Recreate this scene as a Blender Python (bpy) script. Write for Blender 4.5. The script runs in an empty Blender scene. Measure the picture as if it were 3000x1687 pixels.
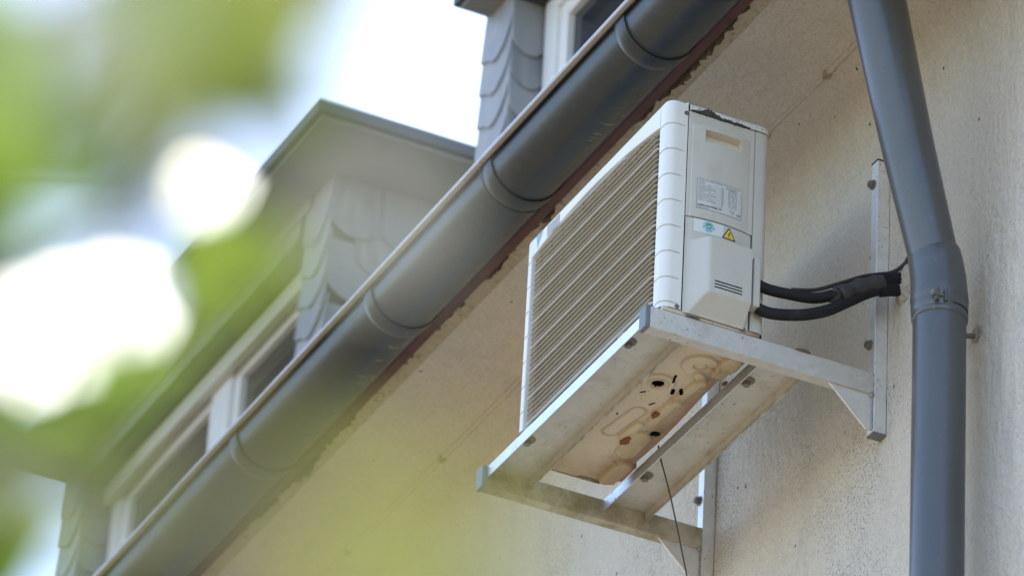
import bpy, math, random
from mathutils import Vector, Matrix
R = math.radians

# ------------------------------------------------------------------ camera, sky, sun, exposure
scene = bpy.context.scene
COL = scene.collection
cam_data = bpy.data.cameras.new("camera")
cam = bpy.data.objects.new("camera", cam_data)
COL.objects.link(cam)
CAM = Vector((9.906, -5.469, -6.769))
right = Vector((0.441, 0.896, 0.049)); up = Vector((0.453, -0.269, 0.850)); fwd = Vector((-0.775, 0.352, 0.525))
PAN, PIT, ROL = 0.42665, 0.55219, 0.05761
fwd = Vector((-math.cos(PAN)*math.cos(PIT), math.sin(PAN)*math.cos(PIT), math.sin(PIT)))
r0 = fwd.cross(Vector((0, 0, 1))).normalized(); u0 = r0.cross(fwd)
right = math.cos(ROL)*r0 + math.sin(ROL)*u0; up = -math.sin(ROL)*r0 + math.cos(ROL)*u0
cam.matrix_world = Matrix(((right.x, up.x, -fwd.x, CAM.x), (right.y, up.y, -fwd.y, CAM.y),
                           (right.z, up.z, -fwd.z, CAM.z), (0, 0, 0, 1)))
cam_data.sensor_width = 36.0
cam_data.lens = 200.16
cam_data.clip_start = 0.1
cam_data.clip_end = 1500.0
cam_data.dof.use_dof = True
cam_data.dof.focus_distance = 13.15
cam_data.dof.aperture_fstop = 4.0
cam_data.dof.aperture_blades = 9
scene.camera = cam

SUN_DIR = Vector((-0.36, 0.10, 0.92)).normalized()
elev = math.asin(SUN_DIR.z); azim = math.atan2(SUN_DIR.x, SUN_DIR.y)
world = bpy.data.worlds.new("World"); scene.world = world; world.use_nodes = True
wn = world.node_tree; wn.nodes.clear()
sky = wn.nodes.new("ShaderNodeTexSky"); sky.sky_type = 'NISHITA'; sky.sun_disc = False
sky.sun_elevation = elev; sky.sun_rotation = azim
sky.air_density = 1.0; sky.dust_density = 1.3; sky.ozone_density = 1.0; sky.altitude = 150
bg = wn.nodes.new("ShaderNodeBackground"); bg.inputs[1].default_value = 0.15
wo = wn.nodes.new("ShaderNodeOutputWorld")
wn.links.new(sky.outputs[0], bg.inputs[0]); wn.links.new(bg.outputs[0], wo.inputs[0])
sun_d = bpy.data.lights.new("sun", 'SUN'); sun_d.energy = 4.2; sun_d.angle = R(0.5); sun_d.color = (1.0, 0.95, 0.87)
sun = bpy.data.objects.new("sun", sun_d); COL.objects.link(sun)
sun.rotation_euler = SUN_DIR.to_track_quat('Z', 'Y').to_euler(); sun.location = (0, 0, 30)
vs = scene.view_settings
vs.view_transform = 'Standard'; vs.look = 'None'; vs.gamma = 1.0; vs.use_curve_mapping = False
vs.exposure = 1.78
scene.render.engine = 'CYCLES'
scene.cycles.use_denoising = True
scene.cycles.max_bounces = 8; scene.cycles.diffuse_bounces = 4; scene.cycles.transmission_bounces = 6
scene.cycles.sample_clamp_indirect = 8.0

# ------------------------------------------------------------------ helpers
class MB:
    def __init__(s): s.v = []; s.f = []; s.smooth = []
    def add(s, vs, fs, sm=False):
        n = len(s.v); s.v += [tuple(p) for p in vs]
        for f in fs: s.f.append(tuple(i + n for i in f)); s.smooth.append(sm)
        return s
    def box(s, a, b):
        x0, y0, z0 = a; x1, y1, z1 = b
        return s.add([(x0,y0,z0),(x1,y0,z0),(x1,y1,z0),(x0,y1,z0),(x0,y0,z1),(x1,y0,z1),(x1,y1,z1),(x0,y1,z1)],
              [(0,3,2,1),(4,5,6,7),(0,1,5,4),(1,2,6,5),(2,3,7,6),(3,0,4,7)])
    def tube(s, path, rad, n=12, cap=True, sm=True):
        path = [Vector(p) for p in path]; m = len(path)
        rads = rad if isinstance(rad, (list, tuple)) else [rad]*m
        rings = []; ref = None
        for i, p in enumerate(path):
            t = (path[min(i+1, m-1)] - path[max(i-1, 0)]).normalized()
            if ref is None:
                ref = t.orthogonal().normalized()
            ref = (ref - t*ref.dot(t)).normalized(); b = t.cross(ref)
            rings.append([p + rads[i]*(math.cos(2*math.pi*k/n)*ref + math.sin(2*math.pi*k/n)*b) for k in range(n)])
        vs = [q for r_ in rings for q in r_]; fs = []
        for i in range(m-1):
            for k in range(n):
                k2 = (k+1) % n; fs.append((i*n+k, i*n+k2, (i+1)*n+k2, (i+1)*n+k))
        s.add(vs, fs, sm)
        if cap:
            s.add(rings[0], [tuple(range(n-1, -1, -1))]); s.add(rings[-1], [tuple(range(n))])
        return s
    def prism(s, poly, axis, a, b):
        """poly of 2D points extruded along an axis: 0 -> (y,z), 1 -> (x,z), 2 -> (x,y)"""
        def P(p, t): return (t, p[0], p[1]) if axis == 0 else ((p[0], t, p[1]) if axis == 1 else (p[0], p[1], t))
        n = len(poly); vs = [P(p, a) for p in poly] + [P(p, b) for p in poly]
        fs = [(i, (i+1) % n, n+(i+1) % n, n+i) for i in range(n)] + [tuple(range(n-1, -1, -1)), tuple(range(n, 2*n))]
        return s.add(vs, fs)
    def grid(s, rows, sm=True, skip=None):
        """rows: list of equal-length lists of points"""
        m = len(rows); n = len(rows[0]); fs = []
        for i in range(m-1):
            for j in range(n-1):
                if skip and skip(i, j): continue
                fs.append((i*n+j, i*n+j+1, (i+1)*n+j+1, (i+1)*n+j))
        return s.add([p for r_ in rows for p in r_], fs, sm)
    def disc(s, c, r, axis, h, n=24, sm=False):
        c = Vector(c); a = Vector([(1,0,0),(0,1,0),(0,0,1)][axis])
        return s.tube([c, c + a*h], r, n, True, sm)

def mesh_of(name, mb, mat, off=(0, 0, 0)):
    me = bpy.data.meshes.new(name)
    o = Vector(off)
    me.from_pydata([tuple(Vector(v) - o) for v in mb.v], [], mb.f)
    me.polygons.foreach_set('use_smooth', mb.smooth)
    me.update()
    import bmesh
    bm = bmesh.new(); bm.from_mesh(me); bmesh.ops.recalc_face_normals(bm, faces=bm.faces); bm.to_mesh(me); bm.free()
    if any(mb.smooth): me.set_sharp_from_angle(angle=R(34))
    if mat: me.materials.append(mat)
    return me
def tag(o, label=None, cat=None, group=None, kind=None):
    if label: o['label'] = label
    if cat: o['category'] = cat
    if group: o['group'] = group
    if kind: o['kind'] = kind
    return o
def thing(name, loc, label, cat, group=None, kind=None):
    o = bpy.data.objects.new(name, None); COL.objects.link(o); o.location = loc; o.empty_display_size = 0.05
    return tag(o, label, cat, group, kind)
def root_loc(o):
    v = Vector((0, 0, 0))
    while o is not None: v += o.location; o = o.parent
    return v
def obj(name, mb, mat, parent=None, bevel=0, seg=2, label=None, at=None):
    """a mesh from world coordinates; at = its own origin in world coordinates"""
    base = root_loc(parent) if parent else Vector((0, 0, 0))
    org = Vector(at) if at is not None else base
    me = mesh_of(name, mb, mat, org)
    o = bpy.data.objects.new(name, me); COL.objects.link(o)
    if parent: o.parent = parent
    o.location = org - base
    if bevel:
        m = o.modifiers.new('Bevel', 'BEVEL'); m.width = bevel; m.segments = seg; m.limit_method = 'ANGLE'; m.angle_limit = R(40)
        m.harden_normals = False
    if label: o['label'] = label
    return o
def inst(name, me, parent, loc, rot=None, scale=None):
    o = bpy.data.objects.new(name, me); COL.objects.link(o); o.parent = parent
    o.location = Vector(loc) - root_loc(parent)
    if rot is not None: o.rotation_euler = rot
    if scale is not None: o.scale = scale
    return o

# ------------------------------------------------------------------ materials
class NT:
    def __init__(s, name):
        s.m = bpy.data.materials.new(name); s.m.use_nodes = True; s.t = s.m.node_tree; s.t.nodes.clear()
        s.out = s.n('OutputMaterial'); s.b = s.n('BsdfPrincipled'); s.l(s.b.outputs[0], s.out.inputs[0])
        s.co = s.n('NewGeometry').outputs['Position']
    def n(s, k): return s.t.nodes.new('ShaderNode'+k)
    def l(s, a, b): s.t.links.new(a, b)
    def val(s, x, sock):
        if isinstance(x, (int, float)): sock.default_value = x
        elif isinstance(x, (tuple, list)): sock.default_value = (*x, 1) if len(x) == 3 and len(sock.default_value) == 4 else x
        else: s.l(x, sock)
    def mapped(s, sc=(1, 1, 1), loc=(0, 0, 0), rot=(0, 0, 0), co=None):
        m = s.n('Mapping'); s.l(co or s.co, m.inputs[0]); m.inputs[1].default_value = loc; m.inputs[2].default_value = rot; m.inputs[3].default_value = sc
        return m.outputs[0]
    def noise(s, scale, detail=4, rough=.55, co=None, dist=0):
        t = s.n('TexNoise'); s.l(co or s.co, t.inputs['Vector']); t.inputs['Scale'].default_value = scale
        t.inputs['Detail'].default_value = detail; t.inputs['Roughness'].default_value = rough; t.inputs['Distortion'].default_value = dist
        return t.outputs[0]
    def voro(s, scale, co=None, feat='F1', outp='Distance', rnd=1.0):
        t = s.n('TexVoronoi'); t.feature = feat; s.l(co or s.co, t.inputs['Vector']); t.inputs['Scale'].default_value = scale
        t.inputs['Randomness'].default_value = rnd
        return t.outputs[outp]
    def ramp(s, x, lo, hi, a=0.0, b=1.0):
        r = s.n('MapRange'); r.clamp = True; s.val(x, r.inputs[0])
        r.inputs[1].default_value = lo; r.inputs[2].default_value = hi; r.inputs[3].default_value = a; r.inputs[4].default_value = b
        return r.outputs[0]
    def math(s, op, a, b=0.0):
        r = s.n('Math'); r.operation = op; s.val(a, r.inputs[0]); s.val(b, r.inputs[1]); return r.outputs[0]
    def mix(s, f, a, b):
        m = s.n('Mix'); m.data_type = 'RGBA'; s.val(f, m.inputs[0]); s.val(a, m.inputs[6]); s.val(b, m.inputs[7]); return m.outputs[2]
    def xyz(s):
        q = s.n('SeparateXYZ'); s.l(s.co, q.inputs[0]); return q.outputs
    def bump(s, h, strength=.3, dist=.002, prev=None):
        b = s.n('Bump'); b.inputs['Strength'].default_value = strength; b.inputs['Distance'].default_value = dist
        s.l(h, b.inputs['Height'])
        if prev is not None: s.l(prev, b.inputs['Normal'])
        return b.outputs[0]
    def done(s, col, rough=.5, metal=0.0, normal=None, spec=.5, **kw):
        s.val(col, s.b.inputs['Base Color']); s.val(rough, s.b.inputs['Roughness']); s.val(metal, s.b.inputs['Metallic'])
        s.b.inputs['Specular IOR Level'].default_value = spec
        if normal is not None: s.l(normal, s.b.inputs['Normal'])
        for k, v in kw.items(): s.val(v, s.b.inputs[k])
        return s.m

def m_plaster():
    n = NT('cream_plaster')
    big = n.ramp(n.noise(1.7, 5, .6), .42, .68)
    streak = n.ramp(n.noise(1.0, 5, .6, n.mapped((7, 7, .9), rot=(0, R(14), 0))), .48, .75)
    c = n.mix(big, (.69, .63, .535), (.66, .63, .575))
    c = n.mix(n.math('MULTIPLY', streak, .45), c, (.54, .51, .455))
    fine = n.ramp(n.noise(38, 4, .6), .35, .7)
    c = n.mix(n.math('MULTIPLY', fine, .18), c, (.50, .46, .40))
    X, Y, Z = n.xyz()
    # sooty mould specks, run slightly with the rain, thicker low behind the unit
    low = n.ramp(Z, .80, .25, .1, 1.0)
    left = n.ramp(X, .55, .2, .35, 1.0)
    dens = n.math('MULTIPLY', n.math('MULTIPLY', low, left), n.ramp(n.noise(3.1, 3, .6), .36, .62))
    sp = n.noise(1.0, 2.5, .65, n.mapped((185, 185, 120), rot=(0, R(24), 0)))
    thr = n.math('SUBTRACT', .685, n.math('MULTIPLY', dens, .145))
    specks = n.ramp(n.math('SUBTRACT', sp, thr), 0.0, .055)
    smud = n.math('MULTIPLY', n.ramp(n.noise(1.0, 6, .7, n.mapped((17, 17, 11), rot=(0, R(30), 0))), .54, .74), n.math('MULTIPLY', n.ramp(n.noise(2.3, 3), .42, .60), n.ramp(Z, .75, .2)))
    c = n.mix(n.math('MULTIPLY', smud, .55), c, (.36, .315, .245))
    c = n.mix(n.math('MULTIPLY', specks, .66), c, (.12, .105, .09))
    pit = n.ramp(n.voro(17, n.mapped((1, 1, .8))), .075, .05)
    pit = n.math('MULTIPLY', pit, n.ramp(n.noise(5.3, 2), .50, .54))
    c = n.mix(pit, c, (.03, .028, .025))
    # vertical grey wash marks right of the pipe
    wash = n.math('MULTIPLY', n.ramp(n.noise(1.0, 5, .65, n.mapped((11, 11, 1.3))), .5, .72), n.ramp(X, .42, .50))
    c = n.mix(n.math('MULTIPLY', wash, .55), c, (.36, .36, .34))
    h1 = n.noise(150, 3, .6); h2 = n.noise(42, 4, .6, n.mapped((1, 1, .7)))
    c = n.mix(n.ramp(n.noise(105, 3, .6), .62, .36, 0, .26), c, (.38, .34, .27))  # dark grain painted in to deepen the weak relief contrast
    b = n.bump(h2, 1.0, .012); b = n.bump(h1, .8, .005, b); b = n.bump(n.math('MULTIPLY', pit, -1.0), .6, .004, b)
    return n.done(c, .92, 0, b, .2)

def m_mortar():
    n = NT('rough_mortar')
    c = n.mix(n.noise(9, 5, .6), (.40, .34, .24), (.55, .47, .36)); c = n.mix(n.ramp(n.noise(60, 3), .58, .7), c, (.25, .21, .15))
    b = n.bump(n.noise(40, 5, .7), .8, .01)
    return n.done(c, .95, 0, b, .1)

def m_plain(name, col, rough=.5, metal=0, var=.12, sc=8, bump=0, bsc=120, spec=.5, dirt_shade=None, dirtsc=14, dlo=.58, dhi=.75, damt=.7):
    n = NT(name)
    d = tuple(x*(1-var) for x in col); u = tuple(min(1, x*(1+var)) for x in col)
    c = n.mix(n.noise(sc, 4), d, u)
    if dirt_shade: c = n.mix(n.math('MULTIPLY', n.ramp(n.noise(dirtsc, 5, .65), dlo, dhi), damt), c, dirt_shade)
    nb = n.bump(n.noise(bsc, 3), bump, .001) if bump else None
    return n.done(c, rough, metal, nb, spec)

def m_gutter():
    n = NT('dark_zinc_gutter')
    X, Y, Z = n.xyz()
    c = n.mix(n.ramp(n.noise(1.0, 5, .6, n.mapped((1.2, 14, 14))), .35, .7), (.019, .028, .036), (.030, .038, .043))
    c = n.mix(n.math('MULTIPLY', n.ramp(n.noise(30, 4), .5, .75), .12), c, (.12, .12, .11))
    # verdigris weeping on the underside towards the wall
    zone = n.math('ADD', n.math('MULTIPLY', n.ramp(X, -.78, -.62), n.ramp(X, -.27, -.36)), n.math('MULTIPLY', n.ramp(X, -2.4, -2.1), n.ramp(X, -1.62, -1.75)))
    under = n.math('MULTIPLY', n.ramp(Y, -.530, -.485), zone)
    wisp = n.ramp(n.noise(1.0, 3, .6, n.mapped((70, 14, 14), rot=(0, 0, R(16))), 1.2), .60, .68)
    green = n.ramp(n.noise(22, 3), .45, .7)
    c = n.mix(n.math('MULTIPLY', n.math('MULTIPLY', under, green), .35), c, (.07, .13, .11))
    c = n.mix(n.math('MULTIPLY', n.math('MULTIPLY', under, wisp), .85), c, (.36, .40, .34))
    rough = n.ramp(n.noise(9, 4), .3, .7, .28, .34)
    return n.done(c, rough, .2, n.bump(n.noise(90, 3), .08, .001), .5)

def m_pipe():
    n = NT('blue_grey_pipe_paint')
    c = n.mix(n.ramp(n.noise(1.0, 4, .6, n.mapped((9, 9, 2))), .35, .7), (.058, .063, .068), (.076, .079, .083))
    c = n.mix(n.math('MULTIPLY', n.ramp(n.noise(60, 3), .64, .74), .2), c, (.18, .19, .19))
    return n.done(c, .28, 0, n.bump(n.noise(55, 3), .08, .001), .7)

def m_galv(name='galvanised_steel', tint=(.80, .80, .79), stain=.40, lo=.54, metal=.8, edge=False):
    n = NT(name)
    c = n.mix(n.voro(55, outp='Color'), tuple(x*.88 for x in tint), tuple(x*1.1 for x in tint))
    c = n.mix(n.noise(6, 5), c, tuple(x*1.08 for x in tint))
    st = n.ramp(n.noise(7, 6, .7), lo, lo+.22)
    c = n.mix(n.math('MULTIPLY', st, stain), c, (.27, .22, .13))
    sp = n.ramp(n.noise(130, 2, .6), .64, .70)
    sp = n.math('MULTIPLY', sp, n.ramp(n.noise(9, 3), .44, .6))
    c = n.mix(n.math('MULTIPLY', sp, .75), c, (.09, .075, .055))
    if edge:        # dirt left by water along the lower lips of the flanges
        Z = n.xyz()[2]
        e = n.math('MULTIPLY', n.ramp(Z, -.018, -.031), n.ramp(n.noise(26, 5, .7), .38, .62))
        c = n.mix(n.math('MULTIPLY', e, .75), c, (.22, .17, .095))
    rough = n.ramp(n.noise(20, 4), .3, .7, .42, .62)
    return n.done(c, rough, metal, n.bump(n.noise(70, 4), .25, .0015), .5)

def m_ac(name, col, speck=0.0, spz=(.36, .52), spx=(-.5, -.05), grime=.18):
    n = NT(name)
    c = n.mix(n.noise(5, 5), tuple(x*.95 for x in col), tuple(min(1, x*1.03) for x in col))
    c = n.mix(n.math('MULTIPLY', n.ramp(n.noise(16, 5, .65, n.mapped((1, 1, .5))), .52, .75), grime), c, (.42, .38, .30))
    if speck:
        X, Y, Z = n.xyz()
        d = n.math('MULTIPLY', n.ramp(Z, spz[0], spz[1]), n.ramp(X, spx[0], spx[1]))
        s_ = n.noise(170, 3, .65)
        k = n.ramp(n.math('SUBTRACT', s_, n.math('SUBTRACT', .73, n.math('MULTIPLY', d, .24))), 0, .05)
        c = n.mix(n.math('MULTIPLY', k, speck), c, (.06, .055, .045))
    return n.done(c, .5, 0, n.bump(n.noise(240, 2), .12, .0008), .4)

def m_pan():
    n = NT('beige_rusty_base_pan')
    X, Y, Z = n.xyz()
    c = n.mix(n.noise(9, 5), (.58, .49, .36), (.68, .60, .46))
    edge = n.math('ADD', n.ramp(Y, -.42, -.335), n.math('MULTIPLY', n.math('SUBTRACT', n.noise(12, 5, .65), .5), 1.3))
    c = n.mix(n.math('MULTIPLY', n.ramp(edge, .15, .95), .85), c, (.23, .125, .065))
    e2 = n.math('ADD', n.ramp(X, -.58, -.75), n.math('MULTIPLY', n.math('SUBTRACT', n.noise(15, 5, .65), .5), 1.2))
    c = n.mix(n.math('MULTIPLY', n.ramp(e2, .2, 1.1), .55), c, (.33, .20, .11))
    sp = n.math('MULTIPLY', n.ramp(n.noise(190, 2), .63, .7), n.ramp(n.noise(14, 3), .45, .6))
    c = n.mix(n.math('MULTIPLY', sp, .8), c, (.13, .08, .05))
    at = n.n('Attribute'); at.attribute_name = 'dirt'  # painted shade on the pressed slopes, since soft light hides the relief
    c = n.mix(n.math('MULTIPLY', at.outputs['Fac'], .38), c, (.30, .22, .14))
    a2 = n.n('Attribute'); a2.attribute_name = 'tone'
    c = n.mix(n.math('MULTIPLY', a2.outputs['Fac'], .28), c, (.62, .54, .30))
    return n.done(c, .55, 0, None, .4)

def m_leaf(name, col, trans, rough=.4, through=.55):
    n = NT(name)
    c = n.mix(n.noise(14, 4), tuple(x*.75 for x in col), tuple(x*1.2 for x in col))
    t2 = n.mix(n.noise(14, 4), tuple(x*.8 for x in trans), tuple(min(1, x*1.1) for x in trans))
    n.done(c, rough, 0, None, .5)
    tr = n.n('BsdfTranslucent'); n.val(t2, tr.inputs[0])
    mx = n.n('MixShader'); mx.inputs[0].default_value = through
    n.l(n.b.outputs[0], mx.inputs[1]); n.l(tr.outputs[0], mx.inputs[2]); n.l(mx.outputs[0], n.out.inputs[0])
    return n.m

def m_slate(i):
    n = NT('slate')
    base = (.26, .275, .29)
    oi = n.n('ObjectInfo').outputs['Random']
    c = n.mix(oi, tuple(x*.8 for x in base), tuple(x*1.22 for x in base))
    c = n.mix(n.ramp(n.noise(1.0, 4, .6, n.mapped((30, 30, 6))), .4, .7), c, (.33, .33, .32))
    return n.done(c, .55, 0, n.bump(n.noise(45, 4), .3, .002), .4)

def m_glass():
    n = NT('window_glass')
    return n.done((.025, .03, .035), .04, 0, None, .6)

M = dict(plaster=m_plaster(), mortar=m_mortar(), gutter=m_gutter(), pipe=m_pipe(), galv=m_galv(),
    rail=m_galv('galvanised_rail', (.58, .565, .52), .45, .50, .35, True), neararm=m_galv('galvanised_arm', (.60, .59, .56), .45, .50, .4), dirtyarm=m_galv('stained_galvanised_arm', (.54, .50, .40), .95, .40, .25),
    cap=m_plain('grey_plastic_cap', (.16, .18, .195), .5, 0, .1, 20, .1),
    darkcap=m_plain('black_plastic_cap', (.03, .03, .032), .5),
    ac=m_ac('white_ac_plastic', (.56, .55, .505), .0, grime=.4), acfront=m_ac('white_ac_front', (.77, .78, .75), .55, (.50, .72), (-.5, .3), .10),  # same plastic twice: sides coloured darker, as in shade, front lighter
    slat=m_ac('beige_grille_plastic', (.60, .555, .46), .9, (.36, .56), (-.55, .02), .3),
    mainslat=m_ac('pale_grille_plastic', (.76, .745, .69), .6, (.42, .62), (-.5, .1), .2),
    bead=m_plain('shiny_rim_metal', (.27, .25, .235), .24, .9, .25, 25), handlerec=m_plain('handle_recess_plastic', (.66, .61, .50), .6, 0, .1), lid=m_ac('dirty_ac_lid', (.70, .70, .66), .9, (.3, .75), (-.6, .0), .4),
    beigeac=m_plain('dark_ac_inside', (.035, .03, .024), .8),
    coil=m_plain('coil_fins', (.05, .045, .035), .6, .2, .4, 200),
    pan=m_pan(), rubber=m_plain('old_rubber', (.22, .19, .155), .7, 0, .35, 40, .5, 60, dirt_shade=(.28, .24, .18)),
    hose=m_plain('black_foam_insulation', (.016, .016, .020), .75, 0, .3, 30, .5, 90, .3, dirt_shade=(.05, .048, .05)),
    tape=m_plain('grey_black_tape', (.045, .043, .045), .6, 0, .3, 30, .4, 60, dirt_shade=(.10, .09, .08)),
    cable=m_plain('brown_black_cable', (.04, .032, .03), .6, 0, .3, 50),
    wire=m_plain('brown_wire', (.055, .042, .036), .6), steel=m_plain('weathered_bolt_steel', (.22, .20, .17), .5, .6, .3, 60, .3),
    fascia=m_plain('red_brown_board', (.105, .042, .034), .7, 0, .35, 12, .4, 60, dirt_shade=(.03, .018, .02)),
    dark=m_plain('dark_gap', (.012, .010, .010), .9), slate=m_slate(0),
    frame=m_plain('white_window_frame', (.80, .81, .80), .4, 0, .04), framebeige=m_plain('cream_shutter_box', (.62, .60, .50), .5, 0, .06),
    glass=m_glass(), roofedge=m_plain('dark_roof_edge', (.075, .08, .085), .5, .1, .2, 6), soffit=m_plain('grey_dormer_soffit', (.24, .25, .235), .7, 0, .1, 3),
    rooftile=m_plain('dark_slate_roof', (.09, .095, .10), .7, 0, .25, 9, .5, 20),
    label=m_plain('silver_label', (.64, .66, .66), .35, .1, .06, 40), ink=m_plain('black_print', (.02, .02, .022), .6),
    inkgrey=m_plain('grey_print', (.13, .135, .14), .6),
    yellow=m_plain('warning_yellow', (.75, .56, .07), .5, 0, .05), green=m_plain('sticker_green', (.05, .36, .24), .5), blue=m_plain('sticker_blue', (.22, .50, .72), .5),
    sticker=m_plain('sticker_white', (.70, .73, .71), .4, 0, .03), greysticker=m_plain('worn_grey_sticker', (.36, .37, .35), .6, 0, .3, 60), teal=m_plain('teal_sticker', (.22, .38, .42), .5, 0, .2, 60),
    grime=m_plain('dark_grime', (.055, .05, .045), .95, 0, .6, 200, .6, 250, dirt_shade=(.25, .23, .2), dirtsc=90),
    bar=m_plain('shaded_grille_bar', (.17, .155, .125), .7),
    rust=m_plain('flaking_rust', (.22, .075, .03), .9, 0, .5, 120, .6, 200), weld=m_plain('weld_metal', (.36, .35, .32), .45, .5, .3, 80, .5, 90),
    sealant=m_plain('crumbling_grey_filler', (.42, .38, .32), .95, 0, .3, 30, .8, 60, dirt_shade=(.12, .09, .06)),
    ground=m_plain('warm_paving', (.105, .083, .050), .9, 0, .2, .5, .3, 8), bark=m_plain('bark', (.12, .09, .06), .9, 0, .4, 20, .8, 30),
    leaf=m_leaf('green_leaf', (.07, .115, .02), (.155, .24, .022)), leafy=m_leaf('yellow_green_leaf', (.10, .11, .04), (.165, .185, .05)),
    leafd=m_leaf('dark_green_leaf', (.04, .07, .01), (.07, .12, .008)), leafp=m_leaf('pale_grey_leaf', (.26, .27, .235), (.27, .28, .24)), leafw=m_leaf('bleached_pale_leaf', (.80, .80, .74), (.95, .95, .88), .4, .88))  # white leaves hold overexposed sunlit highlights in their colour

# ------------------------------------------------------------------ ground
g = MB(); g.add([(-400, -400, 0), (400, -400, 0), (400, 400, 0), (-400, 400, 0)], [(0, 1, 2, 3)])
GZ = -8.3
ground = obj('ground', g, M['ground']); ground.location = (0, 0, GZ); tag(ground, 'warm paved ground below the house', kind='structure')

# ------------------------------------------------------------------ house
house = thing('house', (0, 0, GZ), 'cream plastered house with coved eaves and slate dormers above its gutter', 'house')
XL, XR = -12.0, 1.5
prof = [(0, GZ), (0, -6), (0, -4), (0, -2), (0, -1), (0, 0), (0, .55), (-.002, .63), (-.010, .70), (-.028, .775), (-.052, .838), (-.085, .887),
        (-.125, .915), (-.18, .929), (-.25, .935), (-.335, .937)]
xs = [XL + i*.25 for i in range(int((XR-XL)/.25)+1)]
rnd = random.Random(4)
w = MB(); w.grid([[(x, y, z) for x in xs] for y, z in prof], True)
w.add([(XR, 0, GZ), (XR, 7, GZ), (XR, 7, .55), (XR, 0, .55)], [(0, 1, 2, 3)]); w.add([(XL, 0, GZ), (XL, 7, GZ), (XL, 7, .55), (XL, 0, .55)], [(0, 1, 2, 3)])
w.add([(XL, 7, GZ), (XR, 7, GZ), (XR, 7, .9), (XL, 7, .9)], [(0, 1, 2, 3)])
w.add([(XR, y, z) for y, z in prof[5:]] + [(XR, 0, .937)], [tuple(range(len(prof)-5+1))])
obj('wall', w, M['plaster'], house)
# broken mortar edge along the outer end of the cove
q = MB(); rows = [[], [], [], []]
x = XL
walk = 0.0
while x < XR:
    walk = walk*.93 + rnd.gauss(0, .0042)
    j = rnd.uniform(-.004, .004) + walk + (rnd.uniform(.004, .014) if rnd.random() < .10 else 0) + .008*math.sin(x*5.3)
    yo = -.372 - j*.9
    rows[0].append((x, -.333, .9355)); rows[1].append((x, -.338, .930 + rnd.uniform(-.002, .002)))
    rows[2].append((x, (yo-.338)/2, .9275 + rnd.uniform(-.003, .003))); rows[3].append((x, yo, .929 + rnd.uniform(-.006, .004)))
    x += rnd.uniform(.006, .018)
rows.append([(p[0], p[1]+.006, .98) for p in rows[3]])
q.grid(rows, False)
obj('mortar_edge', q, M['mortar'], house)
b = MB(); b.box((XL, -.420, .903), (XR, -.392, 1.02)); obj('fascia_board', b, M['fascia'], house, .003)
b = MB(); b.box((XL, -.391, .985), (XR, .3, 1.00)); obj('eaves_filling', b, M['dark'], house)  # near-black sheet paints the shade inside the eaves gap
# main roof: two slopes
def slope(y): return .99 + .80*(y + .43)
b = MB()
b.prism([(-.43, slope(-.43)), (3.6, slope(3.6)), (7.5, slope(3.6)-3.2), (7.5, slope(3.6)-3.32), (3.6, slope(3.6)-.12), (-.43, slope(-.43)-.05)], 0, XL, XR)
obj('roof', b, M['rooftile'], house)
# narrow raised plaster band at the corner
b = MB(); rows = [[], [], []]
z = GZ
while z < .62:
    e = .583 + .006*math.sin(z*3.1) + rnd.uniform(-.0015, .0015)
    rows[0].append((e, .001, z)); rows[1].append((e+.006, -.007, z)); rows[2].append((XR, -.007, z)); z += .06
b.grid(rows, True); obj('corner_render_band', b, M['plaster'], house)

# --- slates (shared meshes), u to the right, v up, lower edge curved
def slate_mesh(w_, h_, drop, shape):
    if shape == 'front': low = [(0, .006), (.25*w_, -.012), (.47*w_, -drop), (.62*w_, -drop*.95), (.80*w_, -drop*.35), (.95*w_, .03), (w_, .075)]
    else: low = [(0, .035), (.12*w_, .008), (.3*w_, -.012), (.5*w_, -.018), (.7*w_, -.012), (.88*w_, .008), (w_, .035)]
    poly = low + [(w_, h_), (0, h_)]
    m = MB(); m.prism(poly, 1, -.007, 0.0)
    return mesh_of('slate', m, M['slate'])
SL_FRONT = slate_mesh(.20, .20, .040, 'front'); SL_ROUND = slate_mesh(.17, .20, .018, 'round'); SL_SMALL = slate_mesh(.115, .18, .018, 'round')
def put_slate(par, me, x, y, z, facing, rr):
    tilt = R(4.0) + rr.uniform(-.012, .012)
    if facing == 'front': rot = (-tilt, rr.uniform(-.02, .02), 0)
    else: rot = (-tilt, rr.uniform(-.02, .02), R(90))
    o = inst('slate', me, par, (x, y, z), rot); return o

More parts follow.
